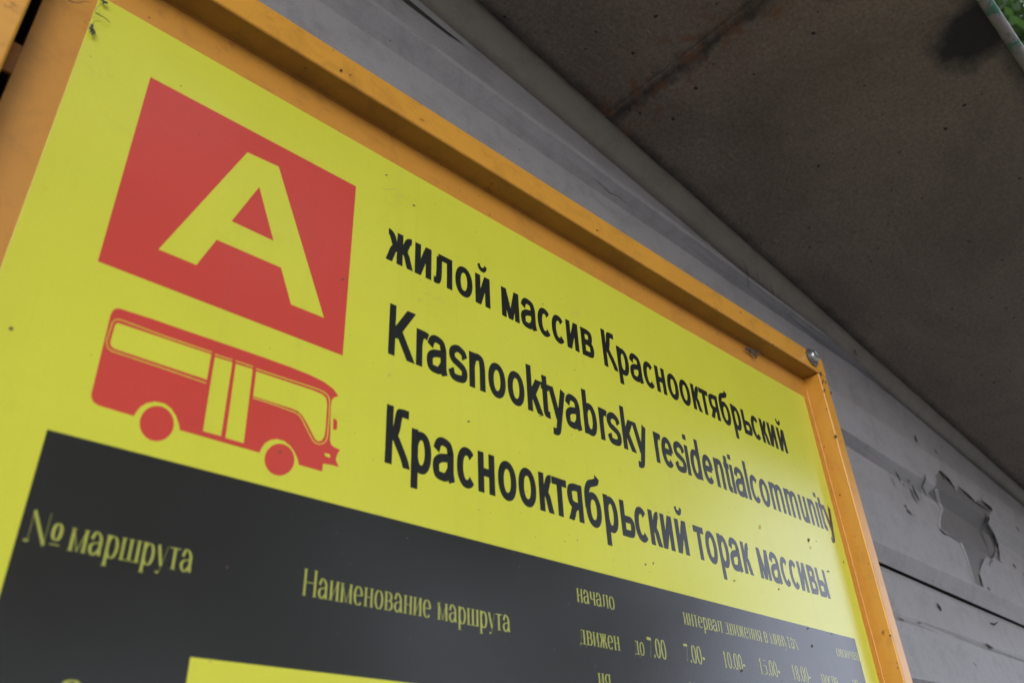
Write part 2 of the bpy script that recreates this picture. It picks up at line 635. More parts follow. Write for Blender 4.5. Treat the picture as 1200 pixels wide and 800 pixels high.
# curled paint edges along the patch: lifted strips that cast their own shadow
def flake(line, width, liftmax, ox=1.0, oz=0.0, mat=None, name='curled_paint_edge'):
    vts, fcs = [], []
    pts = [on_wall(*p) for p in line]
    n = len(pts)
    for i, p in enumerate(pts):
        f = math.sin(math.pi*(i+0.3)/(n-1+0.6))
        y = wall_y(p.x, p.z)
        vts.append(W(p.x + ox*width*0.9, y - 0.0015, p.z + oz*width*0.9))
        vts.append(W(p.x + ox*width*0.45*f, y - 0.0015 - liftmax*0.5*f, p.z + oz*width*0.45*f))
        vts.append(W(p.x - ox*width*0.25*f, y - 0.0015 - liftmax*f, p.z - oz*width*0.25*f))
    for i in range(n-1):
        for k in (0, 1):
            a = i*3 + k
            fcs.append((a, a+1, a+4, a+3))
    o = mesh_obj(name, vts, fcs, mat or M_flake, shelter)
    md = o.modifiers.new('t', 'SOLIDIFY'); md.thickness = 0.0006
    return o
flake([(1157,604),(1154.8,609),(1154.6,615),(1161,627.6),(1166.6,639.5),(1171,657)], 0.045, 0.022)
flake([(1101,551),(1108.7,561),(1118,572)], 0.03, 0.012, 0.8, 0.5)
flake([(1122.5,569.7),(1132.6,580),(1141.8,588.5)], 0.03, 0.012, 0.7, 0.6)
flake([(1149,586),(1156,593),(1162,598)], 0.035, 0.016, 0.6, 0.7)
flake([(1095.8,560),(1096,575),(1100,590),(1104,597)], 0.02, 0.006, -1, 0)
flake([(1100,591),(1104,597),(1101,604),(1100,611),(1100,619),(1109,626),(1125,636),(1131,650),(1135,662),(1142,683)], 0.013, 0.004, -1, 0)
flake([(1153,648),(1150,657),(1147,668)], 0.03, 0.012, 1, 0)
flake([(1166,640),(1163,652),(1158,662)], 0.03, 0.010, 1, 0)
flake([(1060,590),(1062,598),(1067,602)], 0.02, 0.008, 1, 0)
flake([(1119,573),(1119.5,580)], 0.012, 0.006, 1, 0)
# narrow open cracks in the paint film, plus painted shadow along the curled edge
def crack_and_shadow(line, w0):
    n = len(line)
    side = []
    for i, (x, y) in enumerate(line):
        a = line[max(i-1, 0)]; b = line[min(i+1, n-1)]
        tx, ty = b[0]-a[0], b[1]-a[1]
        L = math.hypot(tx, ty) or 1
        ww = w0*math.sin(math.pi*(i+0.35)/(n-1+0.7))
        side.append(((x - ty/L*ww, y + tx/L*ww), (x + ty/L*ww, y - tx/L*ww)))
    vts, fcs = [], []
    yw = min(on_wall(*p).y for p in line) - 0.0035
    for l_, r_ in side:
        for p in (l_, r_):
            q = on_y(*p, yw)
            vts.append(W(q.x, q.y, q.z))
    for i in range(n-1):
        fcs.append((2*i, 2*i+1, 2*i+3, 2*i+2))
    mesh_obj('paint_crack_and_shadow', vts, fcs, M_gap, shelter)
for ln, w_ in (([(1049,552),(1052,557),(1054.5,564)], 1.1), ([(1068.5,568),(1072,577),(1077,586.5)], 1.3),
               ([(1083.5,555),(1084,561),(1080,570),(1084,577),(1084.5,582)], 0.9), ([(1063,562),(1066,564)], 0.8),
               ([(1072,509),(1073,514),(1075,518)], 0.7), ([(1095,526),(1098,531)], 0.6), ([(1058,566),(1059,568)], 0.7),
               ([(1101,619),(1106,624),(1110,626.5)], 0.8), ([(1147,672),(1149,679),(1151,687)], 1.1), ([(1157,687),(1160,691)], 0.8),
               ([(1191,617),(1194,622)], 0.8), ([(1187,660),(1190,665)], 0.8), ([(1200,670),(1200.6,676)], 0.6),
               ([(871,305),(876,320),(877,337)], 0.55), ([(887,318),(889,329)], 0.4), ([(903,333),(907,347)], 0.5),
               ([(694,208),(706,218),(714,226),(724,230),(740,243)], 0.5), ([(1154,600),(1156,609),(1155,616),(1161,629),(1168,648)], 1.2),  # last line is the curl's shadow drawn in black
               ([(1140,586),(1146,590),(1160,599)], 0.9), ([(1100,551),(1104,556),(1107,562)], 1.0),
               ([(1053,723),(1057,725),(1060,727)], .6), ([(1155,753),(1160,757),(1164,759)], 1.0), ([(1075,728.5),(1079,729.5)], 0.8),
               ([(1098,706),(1101,711),(1103,715)], 1.3), ([(1160,729),(1165,731),(1169,728)], 1.1), ([(1140,775),(1144,780)], 0.5)):
    crack_and_shadow(ln, w_)
# filler blobs and loose flakes squeezed out between wall top and roof
def blobs(name, specs, mat, parent, yoff=0.0):
    bm = bmesh.new()
    rnd = random.Random(5)
    for (px, py, r, y) in specs:
        p = on_y(px, py, y)
        mtx = Matrix.Translation(W(p.x, p.y, p.z)) @ Matrix.Rotation(rnd.uniform(0, 3), 4, 'Y') @ Matrix.Diagonal((r*rnd.uniform(.8, 1.8), r*0.5, r*rnd.uniform(.6, 1.1), 1))
        g = bmesh.ops.create_icosphere(bm, subdivisions=2, radius=1, matrix=mtx)
        for v in g['verts']:
            v.co += Vector([rnd.uniform(-1, 1)*r*0.16 for _ in range(3)])
    return bm_obj(name, bm, mat, parent, smooth=False, kind='stuff')
sp_ = []
rnd = random.Random(3)
for i in range(46):
    f = i/45
    x = 566 + f*(1190-566)
    y = 14 + (x-566)*0.876 + rnd.uniform(-3, 5)
    if rnd.random() < 0.75:
        sp_.append((x, y, rnd.uniform(0.0008, 0.0028)*(1 + f), 1.104))
for q in ((1000,402),(1010,410),(1017,414),(1024,412),(1030,425),(735,158),(742,166),(750,172),(756,180),(996,397),(1003,412)):
    sp_.append((q[0], q[1], 0.0045, 1.112))
blobs('filler_crumbs', sp_, M_mortar, shelter)
# thin dark slot along the start of the cove
drape('paint_crack_and_shadow', px_outline([(474,-3),(500,18.5),(524,38),(546,55),(523,40),(498,21.5),(470,0)]), M_gap, shelter, 0.0022)

# roof sheets
def roof_sheet(xa, xb, ya, yb, dz=0.0, nx=24, ny=14):
    bm = bmesh.new()
    rnd = random.Random(int(xa*100))
    grid = []
    for i in range(nx+1):
        x = xa + (xb-xa)*i/nx
        col = []
        for j in range(ny+1):
            y = ya + (yb-ya)*j/ny
            e = math.sin(math.pi*i/nx)*math.sin(math.pi*j/ny)
            col.append(bm.verts.new(W(x, y, JA*x + JB + dz + rnd.uniform(-1, 1)*0.0016*e + 0.006*e*math.sin(x*2.1+y*3))))
        grid.append(col)
    for i in range(nx):
        for j in range(ny):
            bm.faces.new((grid[i][j], grid[i][j+1], grid[i+1][j+1], grid[i+1][j]))
    g = bmesh.ops.extrude_face_region(bm, geom=bm.faces[:])
    bmesh.ops.translate(bm, verts=[v for v in g['geom'] if isinstance(v, bmesh.types.BMVert)], vec=(0, 0, 0.010))
    bmesh.ops.recalc_face_normals(bm, faces=bm.faces)
    # object origin is the shelter root: material bands use world X, so rebase
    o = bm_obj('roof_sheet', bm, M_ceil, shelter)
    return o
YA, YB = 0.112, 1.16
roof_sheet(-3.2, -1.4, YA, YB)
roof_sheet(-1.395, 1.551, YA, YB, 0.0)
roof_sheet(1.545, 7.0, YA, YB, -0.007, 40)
# bead of weld along the seam
pts = []
rnd = random.Random(9)
for i in range(26):
    y = 1.09 - i*0.037
    pts.append(W(1.550 + rnd.uniform(-.003, .003), y, JA*1.55 + JB - 0.0035 + rnd.uniform(-.001, .001)))
v, f = tube(pts, 0.0016, 6)
mesh_obj('seam_bead', v, f, M_ceil, shelter, smooth=True)
# edge pipe
pts = []
for i in range(61):
    x = -3.2 + 10.2*i/60
    pts.append(W(x, 0.098, JA*x + JB - 0.006))
v, f = tube(pts, 0.0085, 16)
o = mesh_obj('edge_pipe', v, f, M_pipe, shelter, smooth=True)
# posts that carry the front edge, outside the frame
for x in (-3.1, 6.9):
    zt = JA*x + JB
    v, f = tube([Vector((x*S, 0.098*S, 0.008)), W(x, 0.098, zt-0.02)], 0.022, 14)
    mesh_obj('post', v, f, M_steel, shelter, smooth=True)

# ------------------------------------------------------------------ the sign
sign = empty('bus_stop_sign', W(1.15, 1.0, -1.35), 'yellow and black bus route sign in an orange metal frame on the grey wall', 'sign')
XL, XR, ZT, ZB = 0.1075, 2.222, 1.186, -1.25
# rails: front face at Y 0.95
FR = 0.95
bev = 0.0022
def rail(x0, x1, z0, z1, y0=FR, y1=1.035):
    o = bm_obj('frame_rail', box_bm(x0, x1, y0, y1, z0, z1, bev, 4), M_orange, sign)
    return o
rail(-0.045, 2.3105, 1.2655, 1.335)                           # top
rail(2.2615, 2.3105, ZB-0.08, 1.2652, FR+0.0012)                # right
rail(-0.045, 0.0270, ZB-0.08, 1.2652, FR+0.0012, 1.108)
bm_obj('slot_shade_liner', box_bm(0.0425, 0.060, 1.0105, 1.108, ZB-0.01, 1.264), M_orange_rusty, sign)  # added web that shuts light out of the slot
bm_obj('slot_shade_liner', box_bm(-0.04, 0.060, 1.1085, 1.112, ZB-0.01, 1.264), M_gap, sign)                # left; added black backing, the slot's shade given by colour
rail(0.0274, 2.2611, ZB-0.08, ZB-0.01, FR+0.0006)               # bottom
# back plate with slots along its left edge
bm_obj('back_plate', box_bm(0.0415, 2.262, 1.004, 1.010, ZB-0.01, 1.266, 0), M_orange_flat, sign)
for z0, z1 in ((0.955, 1.012), (0.34, 0.40), (-0.30, -0.24), (-0.95, -0.89)):
    bm_obj('slot_tab', box_bm(0.0272, 0.0412, 1.0045, 1.0095, z0, z1, 0), M_orange_rusty, sign)
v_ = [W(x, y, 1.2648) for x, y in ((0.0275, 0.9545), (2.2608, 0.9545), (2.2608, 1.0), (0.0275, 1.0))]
mesh_obj('rusty_shaded_underside', v_, [(0, 1, 2, 3)], M_underside, sign)  # rust, and the shade under the rail painted in as darker colour
# weld beads in the inner corners
def bead(a, b, r, seed, mat=M_orange):
    rnd = random.Random(seed)
    a, b = Vector(a), Vector(b)
    n = 60
    pts = [W(*(a + (b-a)*i/n)) + Vector((rnd.uniform(-1, 1)*r*.4, 0, rnd.uniform(-1, 1)*r*.4)) for i in range(n+1)]
    v, f = tube(pts, r, 7)
    mesh_obj('weld_bead', v, f, mat, sign, smooth=True)
bead((2.259, 1.003, ZB), (2.259, 1.003, 1.26), 0.0011, 1)
bead((0.05, 1.003, 1.263), (2.26, 1.003, 1.263), 0.0007, 2, M_orange_rusty)

# printed panel
panel = bm_obj('printed_panel', box_bm(XL, XR, 0.9995, 1.0035, ZB, ZT, 0.0003, 2), M_yellow, sign)
PY = 0.9995
LEV = 0.00005   # metres between printed layers
def flat(name, polys, mat, level, parent=panel):
    """polys: list of rings of (x,z) -> flat sheets a hair in front of the panel; each ring its own tiny step"""
    bm = bmesh.new()
    for k, poly in enumerate(polys):
        if isinstance(poly, dict):
            vts = [bm.verts.new(Vector((x*S, PY*S - LEV*(level) - 0.000004*(k % 6), z*S + EYE))) for x, z in poly['v']]
            for f in poly['f']:
                fc = bm.faces.new([vts[i] for i in f])
        else:
            vts = [bm.verts.new(Vector((x*S, PY*S - LEV*(level) - 0.000004*(k % 6), z*S + EYE))) for x, z in poly]
            es = [bm.edges.new((vts[i], vts[(i+1) % len(vts)])) for i in range(len(vts))]
            bmesh.ops.triangle_fill(bm, use_beauty=True, use_dissolve=False, edges=es, normal=(0, -1, 0))
    for f in bm.faces:
        f.normal_update()
        if f.normal.y > 0:
            f.normal_flip()
    return bm_obj(name, bm, mat, parent)
def PX(pts):
    out = []
    for p in pts:
        q = on_y(p[0], p[1], 1.0)
        out.append((q.x, q.z))
    return out
def rect(x0, x1, z0, z1):
    return [(x0, z0), (x1, z0), (x1, z1), (x0, z1)]

flat('red_square', [rect(0.2095, 0.5935, 0.7075, 1.0745)], M_red, 1)
# letter A, yellow on red: outline with the counter cut by a slit-free split in pieces
A = dict(tl=(290,179), tr=(326.5,195.8), br=(379.5,372.5), brl=(341,357), cr=(329.3,313.8), cl=(253.8,281.3),
         blr=(230,310.8), bl=(185.8,292.5), ap=(303.8,219.5), ir=(320.5,282.5), il=(271.3,259.5))
pA = {k: PX([v])[0] for k, v in A.items()}
flat('letter_a', [{'v': [pA[k] for k in ('tl','tr','br','brl','cr','cl','blr','bl','ap','ir','il')],
     'f': [(0,8,10), (0,10,7), (10,5,7), (5,6,7), (0,1,8), (1,9,8), (1,2,9), (2,4,9), (2,3,4), (9,4,5,10)]}], M_yellow, 2)

# bus emblem
def BZ(pts, ox=90, oz=340, k=3.4788):
    return PX([(ox + x/k, oz + y/k) for x, y in pts])
body = [(175,75),(300,115),(450,167),(600,218),(750,270),(870,313),(950,345),(1010,375),(1045,402),(1062,425),(1066,433),
        (1050,436),(1040,447),(1036,470),(1034,520),(1034,570),(1032,610),(1036,628),(1050,640),(1073,650),(1063,665),(1055,690),(1068,720),(1040,712),
        (1004,706),(1000,738),(905,711),(899,685),(885,655),(868,632),(845,614),(815,606),(788,610),(765,625),(752,645),(745,662),
        (420,570),(416,545),(403,510),(385,482),(358,462),(320,454),(285,460),(260,475),(243,495),(233,513),
        (90,470),(70,458),(60,440),(60,420),(138,100),(148,82),(160,75)]
flat('bus_emblem', [BZ(body)], M_red, 1)
emb = panel.children[-1] if panel.children else panel
def circ(cx, cy, rx, ry, n=40, tilt=0.0):
    out = []
    for i in range(n):
        a = 2*math.pi*i/n
        x, y = rx*math.cos(a), ry*math.sin(a)
        out.append((cx + x*math.cos(tilt) - y*math.sin(tilt), cy + x*math.sin(tilt) + y*math.cos(tilt)))
    return out
flat('bus_emblem_wheel', [BZ(circ(326,543,70,72,40))], M_red, 1)
flat('bus_emblem_wheel', [BZ(circ(826,690,61,65,40))], M_red, 1)
flat('bus_emblem_window', [BZ([(170,135),(548,262),(530,365),(150,238),(138,225),(137,212),(155,147),(161,137)])], M_yellow, 2)
flat('bus_emblem_door', [BZ([(563,272),(634,294),(588,594),(514,574)]), BZ([(648,300),(717,322),(680,623),(606,602)])], M_yellow, 2)
flat('bus_emblem_window', [BZ([(731,331),(960,407),(1000,424),(1016,440),(1020,465),(1014,560),(1009,595),(1000,611),(985,616),(972,608),(960,585),(940,545),(920,512),(900,492),(870,480),(719,432)])], M_yellow, 2)
flat('bus_emblem_lamp', [BZ([(1012,663),(1030,668),(1034,676),(1030,682),(1013,676),(1009,669)])], M_yellow, 2)
flat('bus_emblem_mirror', [BZ([(1045,522),(1058,527),(1062,538),(1060,565),(1054,570),(1044,566)])], M_red, 1)

# ---- stroke lettering ------------------------------------------------------
def cat(pts, n=7):
    """Catmull-Rom through points"""
    P = [pts[0]] + list(pts) + [pts[-1]]
    out = []
    for i in range(1, len(P)-2):
        p0, p1, p2, p3 = P[i-1], P[i], P[i+1], P[i+2]
        for k in range(n):
            u = k/n
            out.append(tuple(0.5*((2*p1[j]) + (-p0[j]+p2[j])*u + (2*p0[j]-5*p1[j]+4*p2[j]-p3[j])*u*u + (-p0[j]+3*p1[j]-3*p2[j]+p3[j])*u**3) for j in (0, 1)))
    out.append(tuple(pts[-1]))
    return out
def arc(cx, cy, rx, ry, a0, a1, n=26, e=2.12):
    out = []
    for i in range(n+1):
        a = R(a0 + (a1-a0)*i/n)
        c_, s_ = math.cos(a), math.sin(a)
        out.append((cx + rx*math.copysign(abs(c_)**(2/e), c_), cy + ry*math.copysign(abs(s_)**(2/e), s_)))
    return out
XH, CAP = 525, 716
def glyphs(wx, wy, serif=False):
    a, b = wx/2, wy/2
    G = {}
    def ring(cx, rx, cy=252, ry=262):
        return ('c', arc(cx, cy, rx-a, ry-b, 0, 360, 36)[:-1])
    def V(x, y0, y1):
        return ('v', [(x, y0), (x, y1)])
    def Hh(x0, x1, y):
        return ('h', [(x0, y), (x1, y)])
    def D(*p):
        return ('d', list(p))
    def Cv(*p):
        return ('s', cat(p))
    top = XH - b
    sx = 66 + a
    Lo = lambda: ('s', 0)
    def arch(x0, x1, xh=XH):      # n-type arch ending in a stem
        return ('s', cat([(x0, xh*0.62), (x0+(x1-x0)*0.22, xh*0.85), (x0+(x1-x0)*0.55, xh-b+8), (x1-(x1-x0)*0.12, xh*0.86), (x1, xh*0.66)]) + [(x1, 0)])
    G['о'] = G['o'] = (556, [ring(278, 240)])
    cc = ('s', arc(268, 252, 234-a, 262-b, 42, 318, 30))
    G['с'] = G['c'] = (500, [cc])
    G['е'] = G['e'] = (556, [('s', arc(275, 252, 237-a, 262-b, 2, 318, 34)), Hh(60+a*.8, 510-a*.9, 262)])
    aa = [('s', cat([(92, 355), (130, 435), (190, XH-b+5), (270, XH-b+8), (370, 450), (418, 360)]) + [(418, 110), (450, 0)]),
          ('s', cat([(418, 315), (330, 288), (200, 268), (105, 215), (85, 140), (120, 62), (210, b-10), (320, 55), (418, 150)]))]
    G['а'] = G['a'] = (556, aa)
    G['s'] = (500, [Cv((428, 362), (380, 440), (255, XH-b+8), (135, 440), (100, 368), (145, 300), (255, 262), (375, 215), (420, 142), (380, 68), (258, b-8), (130, 62), (78, 155))])
    G['n'] = (556, [V(sx, 0, XH), arch(sx, 490-a)])
    G['m'] = (833, [V(sx, 0, XH), arch(sx, 475-a), arch(475-a, 770-a)])
    G['u'] = (556, [V(490-a, 0, XH), ('s', [(556-x, XH-y) for x, y in arch(sx, 490-a)[1]])])
    G['r'] = (333, [V(sx, 0, XH), Cv((sx, 330), (sx+35, 420), (sx+95, XH-b-4), (sx+170, XH-b-8), (sx+205, XH-b-22))])
    G['i'] = (222, [V(111, 0, XH), V(111, CAP-95, CAP)])
    G['l'] = (222, [V(111, 0, CAP)])
    G['t'] = (278, [('s', [(130, 650), (130, 130)] + cat([(130, 130), (145, 60), (200, b-5), (262, b)])), Hh(15, 258, XH-b)])
    G['y'] = (500, [D((60, XH), (262, 30)), ('s', [(445, XH), (250, -55)] + cat([(250, -55), (215, -135), (150, -165), (60, -158)]))])
    G['k'] = (500, [V(sx, 0, CAP), D((425, XH), (sx+20, 195)), D((225, 320), (440, 0))])
    G['K'] = (667, [V(sx+8, 0, CAP), D((585, CAP), (sx+30, 250)), D((255, 420), (595, 0))])
    G['b'] = (556, [V(sx, 0, CAP), ('s', arc(285, 252, 225-a, 262-b, 152, -152, 30))])
    G['d'] = (556, [V(490-a, 0, CAP), ('s', arc(271, 252, 225-a, 262-b, 28, 332, 30))])
    G['р'] = G['p'] = (556, [V(sx, -200, XH), ('s', arc(285, 252, 225-a, 262-b, 152, -152, 30))])
    def ka(h, st, adv):
        lo, hi = h*0.5, h
        return (adv, [V(st, 0, h), ('s', cat([(st+15, lo-10), (st+95, lo+10), (st+150, lo+95), (st+195, hi-b-35), (st+250, hi-b), (adv-25, hi-b)])),
                      ('f', cat([(st+95, lo+10), (st+165, lo-60), (adv-100, 95), (adv-45, -30)], 5))])
    G['К'] = ka(CAP, sx+8, 582)
    G['к'] = ka(XH, sx, 450)
    kk = ka(XH, 334, 650)
    arms = kk[1][1:]
    G['ж'] = (668, [V(334, 0, XH)] + arms + [(s_[0], [(668-x, y) for x, y in s_[1]]) for s_ in arms])
    hd = a*1.12
    ii = [V(sx, 0, XH), V(493-a, 0, XH), ('e', [(sx-a+hd, 0), (493-hd, XH)])]
    G['и'] = (559, ii)
    G['й'] = (559, ii + [('b', cat([(178, CAP+8), (205, CAP-55), (280, CAP-82), (355, CAP-55), (382, CAP+8)]))])
    G['л'] = (583, [V(517-a, 0, XH), Hh(140, 517-a, XH-b), ('s', [(165, XH-b), (163, 250)] + cat([(163, 250), (150, 120), (115, 55), (20, 52)]))])
    G['м'] = (687, [V(sx, 0, XH), V(621-a, 0, XH), ('e', [(sx-a+hd, XH), (343, 0)]), ('e', [(621-hd, XH), (343, 0)])])
    bw = [V(sx, 0, XH), ('s', [(sx, XH-b), (290, XH-b)] + cat([(290, XH-b), (390, 450), (408, 375), (370, 295), (290, 272)]) + [(sx, 272)]),
          ('s', [(290, 265), (320, 265)] + cat([(320, 265), (420, 225), (445, 145), (410, 70), (315, b)]) + [(sx, b)])]
    G['в'] = (531, bw)
    G['н'] = (552, [V(sx, 0, XH), V(486-a, 0, XH), Hh(sx, 486-a, 268)])
    G['т'] = (458, [V(229, 0, XH-wy), Hh(15, 443, XH-b)])
    G['я'] = (541, [V(475-a, 0, XH), ('s', [(475-a, XH-b), (230, XH-b)] + cat([(230, XH-b), (125, 440), (95, 350), (130, 250), (235, 212)]) + [(475-a, 212)]),
                    ('f', cat([(270, 215), (200, 160), (150, 80), (75, -30)]))])
    G['б'] = (573, [ring(288, 240, 240, 250), ('s', cat([(478, 735), (440, 665), (330, 630), (200, 590), (115, 480), (86+a*.2, 330), (84+a*.3, 240)]))])
    soft = [('s', [(sx, 310-b), (290, 310-b)] + cat([(290, 310-b), (400, 275-b*.5), (448, 170), (410, 70), (300, b)]) + [(sx, b)])]
    G['ь'] = (520, [V(sx, 0, XH)] + soft)
    G['ы'] = (718, [V(sx, 0, XH)] + soft + [V(652-a, 0, XH)])
    # extra for the table
    G['ш'] = (800, [V(sx, 0, XH), V(400, 0, XH), V(734-a, 0, XH), Hh(sx, 734-a, b)])
    G['у'] = (500, [('s', [(80, XH), (262, 30)]), ('t', [(440, XH), (250, -60), (215, -130)]), ('s', circ(150, -150, 30, 25, 10)[:6])])
    G['Н'] = (760, [V(sx+10, 0, CAP), V(680-a, 0, CAP), Hh(sx, 680-a, 360)])
    G['ч'] = (520, [V(460-a, 0, XH), ('s', [(sx, XH), (sx, 330)] + cat([(sx, 330), (150, 230), (300, 225), (460-a, 260)]))])
    G['д'] = (560, [V(440-a, 0, XH), ('t', [(190, XH), (160, 200), (90, 20)]), Hh(150, 440-a, XH-b), Hh(20, 540, b), ('t', [(30, -120), (30, 10)]), ('t', [(530, -120), (530, 10)])])
    G['п'] = (580, [V(sx, 0, XH), V(514-a, 0, XH), Hh(sx, 514-a, XH-b)])
    G['х'] = (500, [('s', [(90, XH), (410, 0)]), ('t', [(400, XH), (90, 0)])])
    G['з'] = (460, [Cv((80, 400), (150, 480), (280, 480), (370, 390), (300, 290), (190, 270)), Cv((190, 265), (330, 250), (400, 140), (320, 30), (170, 15), (70, 100))])
    G['N'] = (700, [('t', [(110, 0), (110, CAP)]), ('t', [(600, 0), (600, CAP)]), ('s', [(110, CAP), (600, 0)]), ('s', circ(60, 25, 35, 30, 12)[:7])])
    G['º'] = (420, [('c', arc(210, 340, 150-a*.6, 190-b, 0, 360, 24)[:-1]), ('h', [(60, 60), (360, 60)])])
    def dig(f):
        return (520, f)
    G['0'] = dig([('c', arc(260, CAP/2, 225-a, CAP/2-b, 0, 360, 30)[:-1])])
    G['1'] = dig([V(280, 0, CAP), ('t', [(120, 560), (280, 660)])])
    G['5'] = dig([('h', [(130, CAP-60), (430, CAP-60)]), ('t', [(140, CAP-70), (110, 400)]), ('s', cat([(110, 400), (260, 430), (400, 350), (420, 220), (330, 60), (110, 30)]))])
    G['8'] = dig([('c', arc(260, 530, 175-a*.7, 180-b, 0, 360, 24)[:-1]), ('c', arc(260, 185, 210-a*.8, 190-b, 0, 360, 24)[:-1])])
    G['2'] = dig([('s', cat([(80, 540), (160, 670), (300, 690), (420, 560), (370, 400), (80, 60)])), ('h', [(60, 45), (450, 45)])])
    G['7'] = dig([('k', [(80, CAP-55), (450, CAP-55)]), ('t', [(440, CAP-90), (250, 0)])])
    G['.'] = (230, [('k', [(70, 50), (170, 50)])])
    G['-'] = (300, [('k', [(40, 250), (260, 250)])])
    G[' '] = (270, [])
    return G

def offset_stroke(pts, wx, wy, closed):
    """ribbon mesh for a stroke drawn by an elliptic pen"""
    n = len(pts)
    q = [pts[0]]
    for p in pts[1:]:
        if math.hypot(p[0]-q[-1][0], p[1]-q[-1][1]) > 1.5:
            q.append(p)
    pts = q
    n = len(pts)
    L, Rr = [], []
    for i in range(n):
        if closed:
            a, b = pts[i-1], pts[(i+1) % n]
        else:
            a, b = pts[max(i-1, 0)], pts[min(i+1, n-1)]
        tx, ty = b[0]-a[0], b[1]-a[1]
        l = math.hypot(tx, ty) or 1
        nx, ny = -ty/l, tx/l
        k = math.sqrt((wx/2*nx)**2 + (wy/2*ny)**2) or 1
        dx, dy = (wx/2)**2*nx/k, (wy/2)**2*ny/k
        # keep the offset square to the stroke so butt ends stay clean on straight strokes
        h = dx*nx + dy*ny
        ox, oy = nx*h, ny*h
        L.append((pts[i][0]+ox, pts[i][1]+oy)); Rr.append((pts[i][0]-ox, pts[i][1]-oy))
    v = L + Rr
    f = []
    m_ = n if closed else n-1
    for i in range(m_):
        j = (i+1) % n
        f.append((i, j, n+j, n+i))
    return v, f

def word(text, x0, x1, zb, cap_h, G, wx, wy, name, mat, level, thin=None, serif=False, weights=1.0):
    pieces = []
    cur = 0
    for ch in text:
        adv, strokes = G[ch]
        for kind, pts in strokes:
            closed = kind == 'c'
            ww, hh = wx, wy
            if kind == 't':
                ww, hh = (thin or wx*0.86), (thin or wy)
            if kind == 'b':
                ww, hh = wx*0.55, wy*0.75 if not serif else 40
            if kind == 'e' and thin:
                ww = thin*2.2
            if kind == 'k':
                ww, hh = wx*0.8, 105
            if kind == 'd' or kind == 't' or kind == 'e':
                tx, ty = pts[-1][0]-pts[0][0], pts[-1][1]-pts[0][1]
                # cut diagonal ends level with the line: widen along x instead of square to the stroke
                l = math.hypot(tx, ty)
                hx = ww*0.5*min(1.6, l/abs(ty)) if abs(ty) > 1 else ww*.5
                if kind == 'e':
                    hx = ww*0.49
                if abs(ty) > 0.5*abs(tx) and len(pts) == 2:
                    v = [(pts[0][0]-hx, pts[0][1]), (pts[0][0]+hx, pts[0][1]), (pts[1][0]+hx, pts[1][1]), (pts[1][0]-hx, pts[1][1])]
                    pieces.append(([(x+cur, y) for x, y in v], [(0, 1, 2, 3)]))
                    continue
            v, f = offset_stroke(pts, ww, hh, closed)
            if kind == 'f':
                v = [(x, max(0.0, y)) for x, y in v]
            pieces.append(([(x+cur, y) for x, y in v], f))
            if serif and kind == 'v':
                for yy, sg in ((pts[0][1], 1), (pts[1][1], -1)):
                    xx = pts[0][0]
                    v = [(xx-wx*0.95, yy+sg*2), (xx+wx*0.95, yy+sg*2), (xx+wx*0.95, yy+sg*15), (xx-wx*0.95, yy+sg*15)]
                    pieces.append(([(x+cur, y) for x, y in v], [(0, 1, 2, 3)]))
        cur += adv - (0 if serif or ch == ' ' else 24)
    xs = [x for v, f in pieces for x, y in v]
    mn, mxx = min(xs), max(xs)
    k = (x1-x0)/(mxx-mn)
    kz = cap_h/CAP
    polys = [{'v': [(x0 + (x-mn)*k, zb + y*kz) for x, y in v], 'f': f} for v, f in pieces]
    return flat(name, polys, mat, level)

WX, WY = 150, 106
G1 = glyphs(WX, WY)
for txt, x0, x1, zb, ch in (
        ('жилой', 0.666, 0.921, 0.9425, 0.1000), ('массив', 0.952, 1.231, 0.9415, 0.1000), ('Краснооктябрьский', 1.262, 2.031, 0.9395, 0.1000),
        ('Krasnooktyabrsky', 0.680, 1.381, 0.7455, 0.1045), ('residentialcommunity', 1.406, 2.200, 0.7440, 0.1045),
        ('Краснооктябрьский', 0.683, 1.476, 0.5455, 0.1040), ('торак', 1.502, 1.720, 0.5450, 0.1040), ('массивы', 1.750, 2.070, 0.5455, 0.1010)):
    word(txt, x0, x1, zb, ch, G1, WX, WY, 'lettering', M_ink, 1)

# timetable head
flat('timetable_block', [[(0.2070, 0.4570), (0.2070, ZB+0.06), (0.4215, ZB+0.06), (0.4215, 0.2255), (2.1465, 0.2255), (2.1465, 0.4570)]], M_black, 1)
G2 = glyphs(108, 22)
TH = 14
for txt, x0, x1, zb, ch in (
        ('Nº', 0.2135, 0.2520, 0.3230, 0.0370), ('маршрута', 0.2600, 0.4050, 0.3225, 0.0360),
        ('Наименование', 0.5600, 0.7780, 0.3195, 0.0360), ('маршрута', 0.7900, 0.9390, 0.3195, 0.0345),
        ('начало', 1.1050, 1.2070, 0.3935, 0.0325), ('движен', 1.1040, 1.2100, 0.3215, 0.0330), ('ия', 1.1420, 1.1750, 0.2520, 0.0350),
        ('до', 1.2510, 1.2790, 0.3205, 0.0330), ('7.00', 1.2900, 1.3450, 0.3205, 0.0355),
        ('7.00-', 1.4030, 1.4690, 0.3235, 0.0340), ('10.00-', 1.5350, 1.6110, 0.3260, 0.0320), ('15.00-', 1.6670, 1.7460, 0.3260, 0.0325),
        ('18.00-', 1.7990, 1.8760, 0.3265, 0.0325), ('после', 1.9260, 2.0010, 0.3265, 0.0330), ('за', 2.0740, 2.1060, 0.3290, 0.0330),
        ('интервал движения в минутах', 1.4170, 1.8490, 0.3960, 0.0320), ('окончан', 2.0300, 2.1420, 0.4025, 0.0260),
        ('10.00', 1.4030, 1.4590, 0.2530, 0.0330), ('2', 0.2850, 0.3120, 0.1380, 0.0510)):
    word(txt, x0, x1, zb, ch, G2, 108, 22, 'lettering', M_ytext, 2, thin=TH, serif=True)

